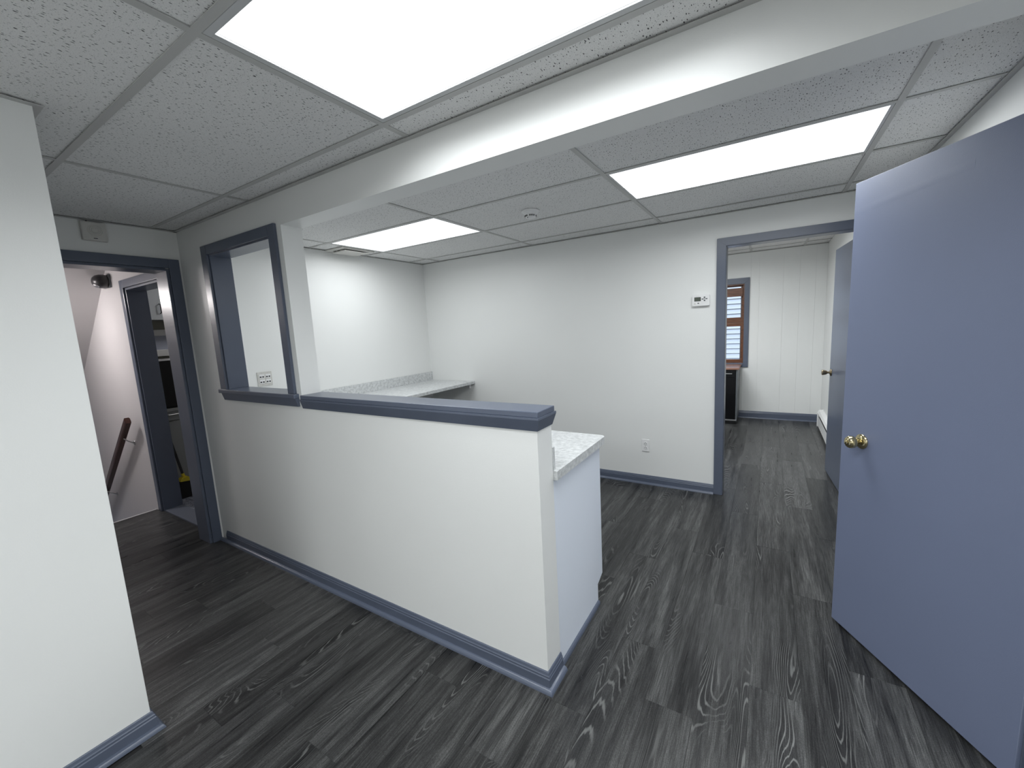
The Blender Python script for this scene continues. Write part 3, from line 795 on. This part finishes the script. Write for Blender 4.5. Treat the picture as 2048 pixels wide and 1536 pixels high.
# smoke detector
sx, sy = -1.44, 2.66
t = thing('smoke_detector', (sx, sy, ZC2 - 0.055), 'round white smoke detector on the back room ceiling', 'smoke detector')
obj('mounting_ring', lathe(bmesh.new(), [(0.0, 0.064), (-0.008, 0.064), (-0.011, 0.060)], (sx, sy, ZC2 + 0.003), (0, 0, 1), 32), 'white', t, sm=True)
obj('detector_body', lathe(bmesh.new(), [(-0.009, 0.058), (-0.020, 0.050), (-0.026, 0.044), (-0.043, 0.037), (-0.048, 0.030), (-0.050, 0.0)], (sx, sy, ZC2 + 0.003), (0, 0, 1), 32), 'white', t, sm=True)
vd = Vector((-sx, -sy, 0)).normalized()
va = math.atan2(vd.y, vd.x)
for k in range(24):
    a = va + (k - 11.5) * 2 * math.pi / 24
    c = Vector((sx + 0.0405 * math.cos(a), sy + 0.0405 * math.sin(a), ZC2 - 0.0315))
    bm = bmesh.new(); box(bm, -0.0015, 0.0015, -0.0030, 0.0030, -0.0065, 0.0065)
    bmesh.ops.rotate(bm, verts=bm.verts[:], cent=(0, 0, 0), matrix=Matrix.Rotation(a, 3, 'Z'))
    bmesh.ops.translate(bm, verts=bm.verts[:], vec=c)
    if k % 5: obj('vent_slot', bm, 'dark', t)
    else: bm.free()
obj('indicator', lathe(bmesh.new(), [(0, 0.004), (0.004, 0.003)], (sx + 0.040 * math.cos(va - 0.55), sy + 0.040 * math.sin(va - 0.55), ZC2 - 0.047), (0, 0, -1), 12), 'grey_plastic', t)

# ceiling register
t = thing('ceiling_vent', (-3.385, 2.64, ZC2 - 0.022), 'white surface-mounted ceiling vent beside the corner light', 'vent')
vx0, vx1, vy0, vy1 = -3.520, -3.262, 2.47, 2.83
obj('rim', bx(vx0, vx1, vy0, vy1, ZC2 - 0.008, ZC2 + 0.002, 0.003), 'off_white', t)
obj('inner_plate', bx(vx0 + 0.04, vx1 - 0.035, vy0 + 0.05, vy1 - 0.05, ZC2 - 0.024, ZC2 - 0.017, 0.002), 'off_white', t)
obj('neck', bx(vx0 + 0.06, vx1 - 0.06, vy0 + 0.08, vy1 - 0.08, ZC2 - 0.018, ZC2 - 0.007), 'dark', t)
for k in range(3):
    obj('louver', bx(vx0 + 0.05 + k * 0.05, vx0 + 0.054 + k * 0.05, vy0 + 0.055, vy1 - 0.055, ZC2 - 0.019, ZC2 - 0.007), 'off_white', t)

# ================================================================== STAIRWELL
t = thing('stairs', (-4.84, 0.9, -2.4), 'stairs going down from the landing beyond the hall doorway', 'stairs')
obj('landing_nosing', bx(-4.856, -4.835, 0.42, YS - 0.002, -0.03, 0.001, 0.002), 'nosing', t)
for k in range(1, 9):
    obj('step', bx(-4.85 - 0.255 * k, -4.85 - 0.255 * (k - 1) + 0.02, 0.42, YS - 0.03, -0.195 * k - 0.03, -0.195 * k), 'base_dark', t)
    obj('riser', bx(-4.86 - 0.255 * (k - 1), -4.85 - 0.255 * (k - 1), 0.42, YS - 0.03, -0.195 * k, -0.195 * (k - 1) - 0.03), 'nosing', t)
bm = bmesh.new()
prism(bm, [(-4.795, 0.075), (-4.82, 0.075), (-7.0, 0.075 - 2.18 * 0.765), (-7.0, -2.2), (-4.82, -0.25)], 'y', YS - 0.016, YS - 0.001)
obj('stringer', bm, 'wall_stair', t)

# handrail on the stair wall
t = thing('handrail', (-5.02, YS - 0.08, 0.85), 'dark red wooden handrail sloping down the stair wall', 'handrail')
ry = YS - 0.075
a = Vector((-4.97, ry, 0.855)); b_ = Vector((-6.75, ry, 0.855 - 1.78 * 0.80))
dr = (b_ - a).normalized(); upv = Vector((-dr.z, 0, dr.x)) * (1 if dr.x > 0 else -1)
bm = bmesh.new()
sec = [(-0.019, -0.030), (0.019, -0.030), (0.022, -0.015), (0.022, 0.018), (0.016, 0.030), (-0.016, 0.030), (-0.022, 0.018), (-0.022, -0.015)]
A = [bm.verts.new(a + Vector((0, 1, 0)) * s + upv * q) for s, q in sec]; B = [bm.verts.new(b_ + Vector((0, 1, 0)) * s + upv * q) for s, q in sec]
for i in range(8): bm.faces.new((A[i], A[(i + 1) % 8], B[(i + 1) % 8], B[i]))
bm.faces.new(A[::-1]); bm.faces.new(B); bmesh.ops.recalc_face_normals(bm, faces=bm.faces[:])
obj('rail', bm, 'rail_wood', t)
for q in (0.27, 1.33):
    p = a + dr * q
    brk = obj('bracket', tube(bmesh.new(), [p - upv * 0.028, p - upv * 0.060 + Vector((0, 0.02, 0)), (p.x, YS - 0.004, p.z - 0.085)], 0.006, 8), 'steel', t, sm=True)
    obj('mounting_disc', lathe(bmesh.new(), [(0, 0.022), (0.004, 0.020)], (p.x, YS, p.z - 0.085), (0, -1, 0), 16), 'steel', brk)

# wall lamp above the handrail
lx, lz = -5.10, 2.115
t = thing('emergency_light', (lx, YS, lz - 0.07), 'dark oval emergency light high on the stair wall', 'light fitting')
bm = bmesh.new()
lathe(bm, [(0, 0.9), (0.02, 1.0), (0.05, 0.96), (0.075, 0.80), (0.092, 0.5), (0.098, 0.15)], (0, 0, 0), (0, -1, 0), 24)
for v in bm.verts: v.co = Vector((lx + v.co.x * 0.085, YS - 0.012 + v.co.y, lz + v.co.z * 0.062))
obj('lamp_housing', bm, 'black_metal', t, sm=True)
obj('back_plate', bx(lx - 0.095, lx + 0.08, YS - 0.014, YS, lz - 0.055, lz + 0.06, 0.004), 'grey_plastic', t)
obj('lamp_lens', lathe(bmesh.new(), [(0, 0.022), (0.008, 0.020), (0.013, 0.010)], (lx + 0.02, YS - 0.088, lz - 0.040), (0.3, -0.6, -0.7), 16), 'steel', t, sm=True)

# ================================================================== KITCHEN (seen through the two doorways)
t = thing('kitchen_cabinet', (-5.3, 1.95, 0), 'grey base cabinet with drawer in the kitchen beyond the stairs', 'cabinet')
kf = -5.03
obj('cabinet_body', bx(XK + 0.001, kf - 0.02, YS + 0.142, 2.7, 0.09, 0.865), 'cab_base', t)
obj('toe_kick', bx(XK + 0.001, kf - 0.08, YS + 0.142, 2.7, -0.004, 0.09), 'dark', t)
for ya, yb in ((YS + 0.15, 1.95), (1.96, 2.69)):
    dw = obj('drawer', bx(kf - 0.02, kf, ya, yb, 0.775, 0.865, 0.002), 'cab_base', t)
    yh = 1.64 if ya < 1.6 else 2.3
    obj('handle', tube(bmesh.new(), [(kf - 0.001, yh - 0.055, 0.835), (kf + 0.025, yh - 0.05, 0.835), (kf + 0.025, yh + 0.05, 0.835), (kf - 0.001, yh + 0.055, 0.835)], 0.004, 8), 'steel', dw, sm=True)
    dd = obj('cabinet_door', bx(kf - 0.02, kf, ya, yb, 0.11, 0.765, 0.002), 'cab_base', t)
    obj('handle', tube(bmesh.new(), [(kf - 0.001, yb - 0.05, 0.60), (kf + 0.025, yb - 0.05, 0.605), (kf + 0.025, yb - 0.05, 0.70), (kf - 0.001, yb - 0.05, 0.705)], 0.004, 8), 'steel', dd, sm=True)
tag(obj('kitchen_worktop', bx(XK + 0.001, kf + 0.02, YS + 0.142, 2.7, 0.866, 0.894, 0.003), 'cab_base'), 'thin grey kitchen worktop under the black appliance', 'worktop')
t = thing('microwave', (-5.25, 1.72, 0.895), 'black boxy appliance with silver top strip on the kitchen worktop', 'appliance')
obj('body', bx(-5.42, -5.06, 1.49, 1.98, 0.897, 1.385, 0.004), 'black_gloss', t)
obj('door_panel', bx(-5.06, -5.045, 1.495, 1.85, 0.91, 1.36, 0.003), 'black_gloss', t)
obj('top_trim', bx(-5.075, -5.043, 1.49, 1.98, 1.368, 1.388, 0.002), 'steel', t)
obj('door_pull', tube(bmesh.new(), [(-5.046, 1.80, 0.95), (-5.022, 1.80, 0.96), (-5.022, 1.80, 1.30), (-5.046, 1.80, 1.31)], 0.006, 8), 'black_metal', t, sm=True)
t = thing('upper_cabinet', (-5.45, 1.95, 1.785), 'pale grey wall cabinet with wire handle in the kitchen', 'cabinet')
uf = -5.30
obj('cabinet_body', bx(XK + 0.001, uf - 0.02, YS + 0.142, 2.7, 1.785, T - 0.03), 'cab_kitchen', t)
for ya, yb in ((YS + 0.146, 1.83), (1.834, 2.69)):
    dd = obj('cabinet_door', bx(uf - 0.02, uf, ya, yb, 1.782, T - 0.04, 0.002), 'cab_kitchen', t)
    yh = yb - 0.075
    obj('handle', tube(bmesh.new(), [(uf - 0.001, yh, 1.845), (uf + 0.03, yh, 1.85), (uf + 0.03, yh, 1.935), (uf - 0.001, yh, 1.94)], 0.0055, 8), 'black_metal', dd, sm=True)
t = thing('window_3', (XK, 1.95, 1.40), 'white-framed kitchen window strip behind the black appliance', 'window', kind='structure')
obj('frame_rail', bx(XK, XK + 0.03, YS + 0.142, 2.5, 1.625, 1.69, 0.004), 'white', t)
obj('frame_rail', bx(XK, XK + 0.03, YS + 0.142, 2.5, 1.405, 1.475, 0.004), 'white', t)
obj('frame_stile', bx(XK, XK + 0.03, 2.45, 2.5, 1.475, 1.625, 0.004), 'white', t)
obj('shade', bx(XK, XK + 0.008, YS + 0.142, 2.45, 1.475, 1.625), paint('frosted_blue_shade', (0.42, 0.45, 0.55), 0.4), t)
# broom
t = thing('broom', (-4.93, 1.60, 0.0), 'broom with yellow cap and black bristles leaning by the kitchen doorway', 'broom')
bz = 0.0
bm = bmesh.new()
prism(bm, [(1.535, bz), (1.665, bz), (1.645, 0.165), (1.565, 0.175)], 'x', -4.965, -4.905)
obj('bristles', bm, 'bristle', t)
bm = bmesh.new()
prism(bm, [(1.560, 0.172), (1.648, 0.162), (1.650, 0.190), (1.625, 0.212), (1.585, 0.205), (1.564, 0.192)], 'x', -4.968, -4.902)
obj('cap', bm, 'yellow', t)
obj('collar', tube(bmesh.new(), [(-4.935, 1.604, 0.20), (-4.935, 1.596, 0.245)], 0.014, 12), 'yellow', t, sm=True)
obj('broom_handle', tube(bmesh.new(), [(-4.935, 1.598, 0.235), (-4.94, 1.490, 0.98)], 0.011, 10), 'black_metal', t, sm=True)

# ================================================================== FAR OFFICE
# window_2
t = thing('window_2', ((w2x0 + w2x1) / 2, YB, w2z0 - 0.06), 'slate blue cased window with brown wooden sashes in the far office', 'window', kind='structure')
cw2 = 0.062
yf = YB - 0.022
wa, wb, wc, wd_ = w2x0 - cw2, w2x0 + 0.002, w2x1 - 0.002, w2x1 + cw2
zt, zi, zs = w2z1 + 0.08, w2z1 - 0.002, w2z0 - 0.058
mitred('side_casing', [(wc, zs), (wd_, zs), (wd_, zt), (wc, zi)], t, yf, YB - 0.004)
mitred('side_casing', [(wa, zs), (wb, zs), (wb, zi), (wa, zt)], t, yf, YB - 0.004)
mitred('head_casing', [(wa, zt), (wb, zi), (wc, zi), (wd_, zt)], t, yf, YB - 0.004)
obj('sill', bx(w2x0 + 0.002, w2x1 - 0.002, yf - 0.004, YB + 0.03, w2z0 - 0.058, w2z0 + 0.003, 0.004), 'trim', t)
obj('jamb', bx(w2x1 - 0.018, w2x1 + 0.001, YB - 0.004, YB + 0.12, w2z0, w2z1, 0.002), 'brown_wood', t)
obj('jamb', bx(w2x0 - 0.001, w2x0 + 0.018, YB - 0.004, YB + 0.12, w2z0, w2z1, 0.002), 'brown_wood', t)
obj('head_jamb', bx(w2x0 + 0.018, w2x1 - 0.018, YB - 0.004, YB + 0.12, w2z1 - 0.018, w2z1, 0.002), 'brown_wood', t)
def sash(za, zb, y, top, bot):
    s = obj('sash', bx(w2x0 + 0.018, w2x1 - 0.018, y, y + 0.03, zb - top, zb, 0.002), 'brown_wood', t)
    obj('bottom_rail', bx(w2x0 + 0.018, w2x1 - 0.018, y, y + 0.03, za, za + bot, 0.002), 'brown_wood', s)
    obj('stile', bx(w2x1 - 0.040, w2x1 - 0.018, y, y + 0.03, za + bot, zb - top, 0.002), 'brown_wood', s)
    obj('stile', bx(w2x0 + 0.018, w2x0 + 0.040, y, y + 0.03, za + bot, zb - top, 0.002), 'brown_wood', s)
    obj('pane', bx(w2x0 + 0.04, w2x1 - 0.04, y + 0.013, y + 0.017, za + bot, zb - top), 'glass', s)
    obj('bead', bx(w2x1 - 0.050, w2x1 - 0.040, y + 0.004, y + 0.02, za + bot, zb - top), 'grey_plastic', s)
sash(1.375, w2z1 - 0.018, YB + 0.062, 0.018, 0.11)
sash(w2z0 + 0.002, 1.405, YB + 0.028, 0.05, 0.052)
tag(obj('window_valance', bx(w2x0 + 0.02, w2x1 - 0.022, YB + 0.002, YB + 0.026, 1.785, 1.905, 0.003), 'brown_wood'), 'brown wooden blind stack drawn up at the top of the far window', 'blind')
# neighbouring house with clapboards
t = thing('neighbour_house', (-0.7, 9.4, -2.0), 'white clapboard house wall seen through the far window', 'house')
for k in range(40):
    z = -1.6 + k * 0.098
    bm = bmesh.new()
    prism(bm, [(9.40, z + 0.016), (9.40, z + 0.098), (9.385, z + 0.098), (9.345, z + 0.018), (9.345, z + 0.016)], 'x', -3.2, 1.2)
    obj('clapboard', bm, 'siding', t)
obj('lap_shadow_wall', bx(-3.2, 1.2, 9.40, 9.5, -2.0, 2.35), 'cab_base', t)  # house wall kept dark so the lap gaps read as shadow lines
# black cabinet with wood top below the window
t = thing('low_cabinet', (-0.75, 6.64, 0), 'black cabinet with reddish wood top below the far window', 'cabinet')
dx0, dx1, dyf, dyb = -1.15, -0.345, 6.40, YB - 0.03
obj('plinth', bx(dx0 + 0.01, dx1 - 0.01, dyf + 0.03, dyb, 0, 0.055), 'dark', t)
obj('cabinet_body', bx(dx0, dx1 - 0.018, dyf, dyb, 0.055, 0.775, 0.002), 'black_gloss', t)
obj('side_panel', bx(dx1 - 0.018, dx1, dyf - 0.004, dyb, 0.055, 0.775, 0.002), 'grey_plastic', t)
obj('bottom_trim', bx(dx0, dx1 - 0.002, dyf - 0.012, dyf, 0.055, 0.072, 0.002), 'steel', t)
obj('glass_front', bx(dx0 + 0.02, dx1 - 0.03, dyf - 0.006, dyf - 0.0005, 0.09, 0.66), 'black_gloss', t)
dw = obj('drawer', bx(dx0 + 0.02, dx1 - 0.03, dyf - 0.006, dyf - 0.0005, 0.67, 0.765, 0.002), 'black_gloss', t)
obj('handle', bx(-0.60, -0.41, dyf - 0.02, dyf - 0.006, 0.715, 0.724, 0.002), 'steel', dw)
obj('wood_top', bx(dx0 - 0.02, dx1 + 0.022, dyf - 0.025, dyb, 0.776, 0.802, 0.004), 'desk_wood', t)
# baseboard heater
t = thing('baseboard_heater', (0.605, 5.9, 0.02), 'white baseboard heater along the far office side wall', 'heater')
hy0, hy1 = 5.0, 6.55
obj('back_panel', bx(XFR - 0.012, XFR - 0.001, hy0, hy1, 0.03, 0.235), 'white', t)
obj('front_panel', prism(bmesh.new(), [(XFR - 0.062, 0.045), (XFR - 0.056, 0.045), (XFR - 0.056, 0.165), (XFR - 0.062, 0.17)], 'y', hy0, hy1), 'white', t)
obj('top_hood', prism(bmesh.new(), [(XFR - 0.012, 0.235), (XFR - 0.045, 0.225), (XFR - 0.060, 0.195), (XFR - 0.055, 0.195), (XFR - 0.040, 0.215), (XFR - 0.012, 0.225)], 'y', hy0, hy1), 'white', t)
obj('heating_element', bx(XFR - 0.05, XFR - 0.015, hy0 + 0.02, hy1 - 0.02, 0.06, 0.15), 'dark', t)
obj('end_cap', prism(bmesh.new(), [(XFR - 0.001, 0.02), (XFR - 0.066, 0.02), (XFR - 0.066, 0.195), (XFR - 0.048, 0.232), (XFR - 0.001, 0.242)], 'y', hy1, hy1 + 0.03), 'white', t)
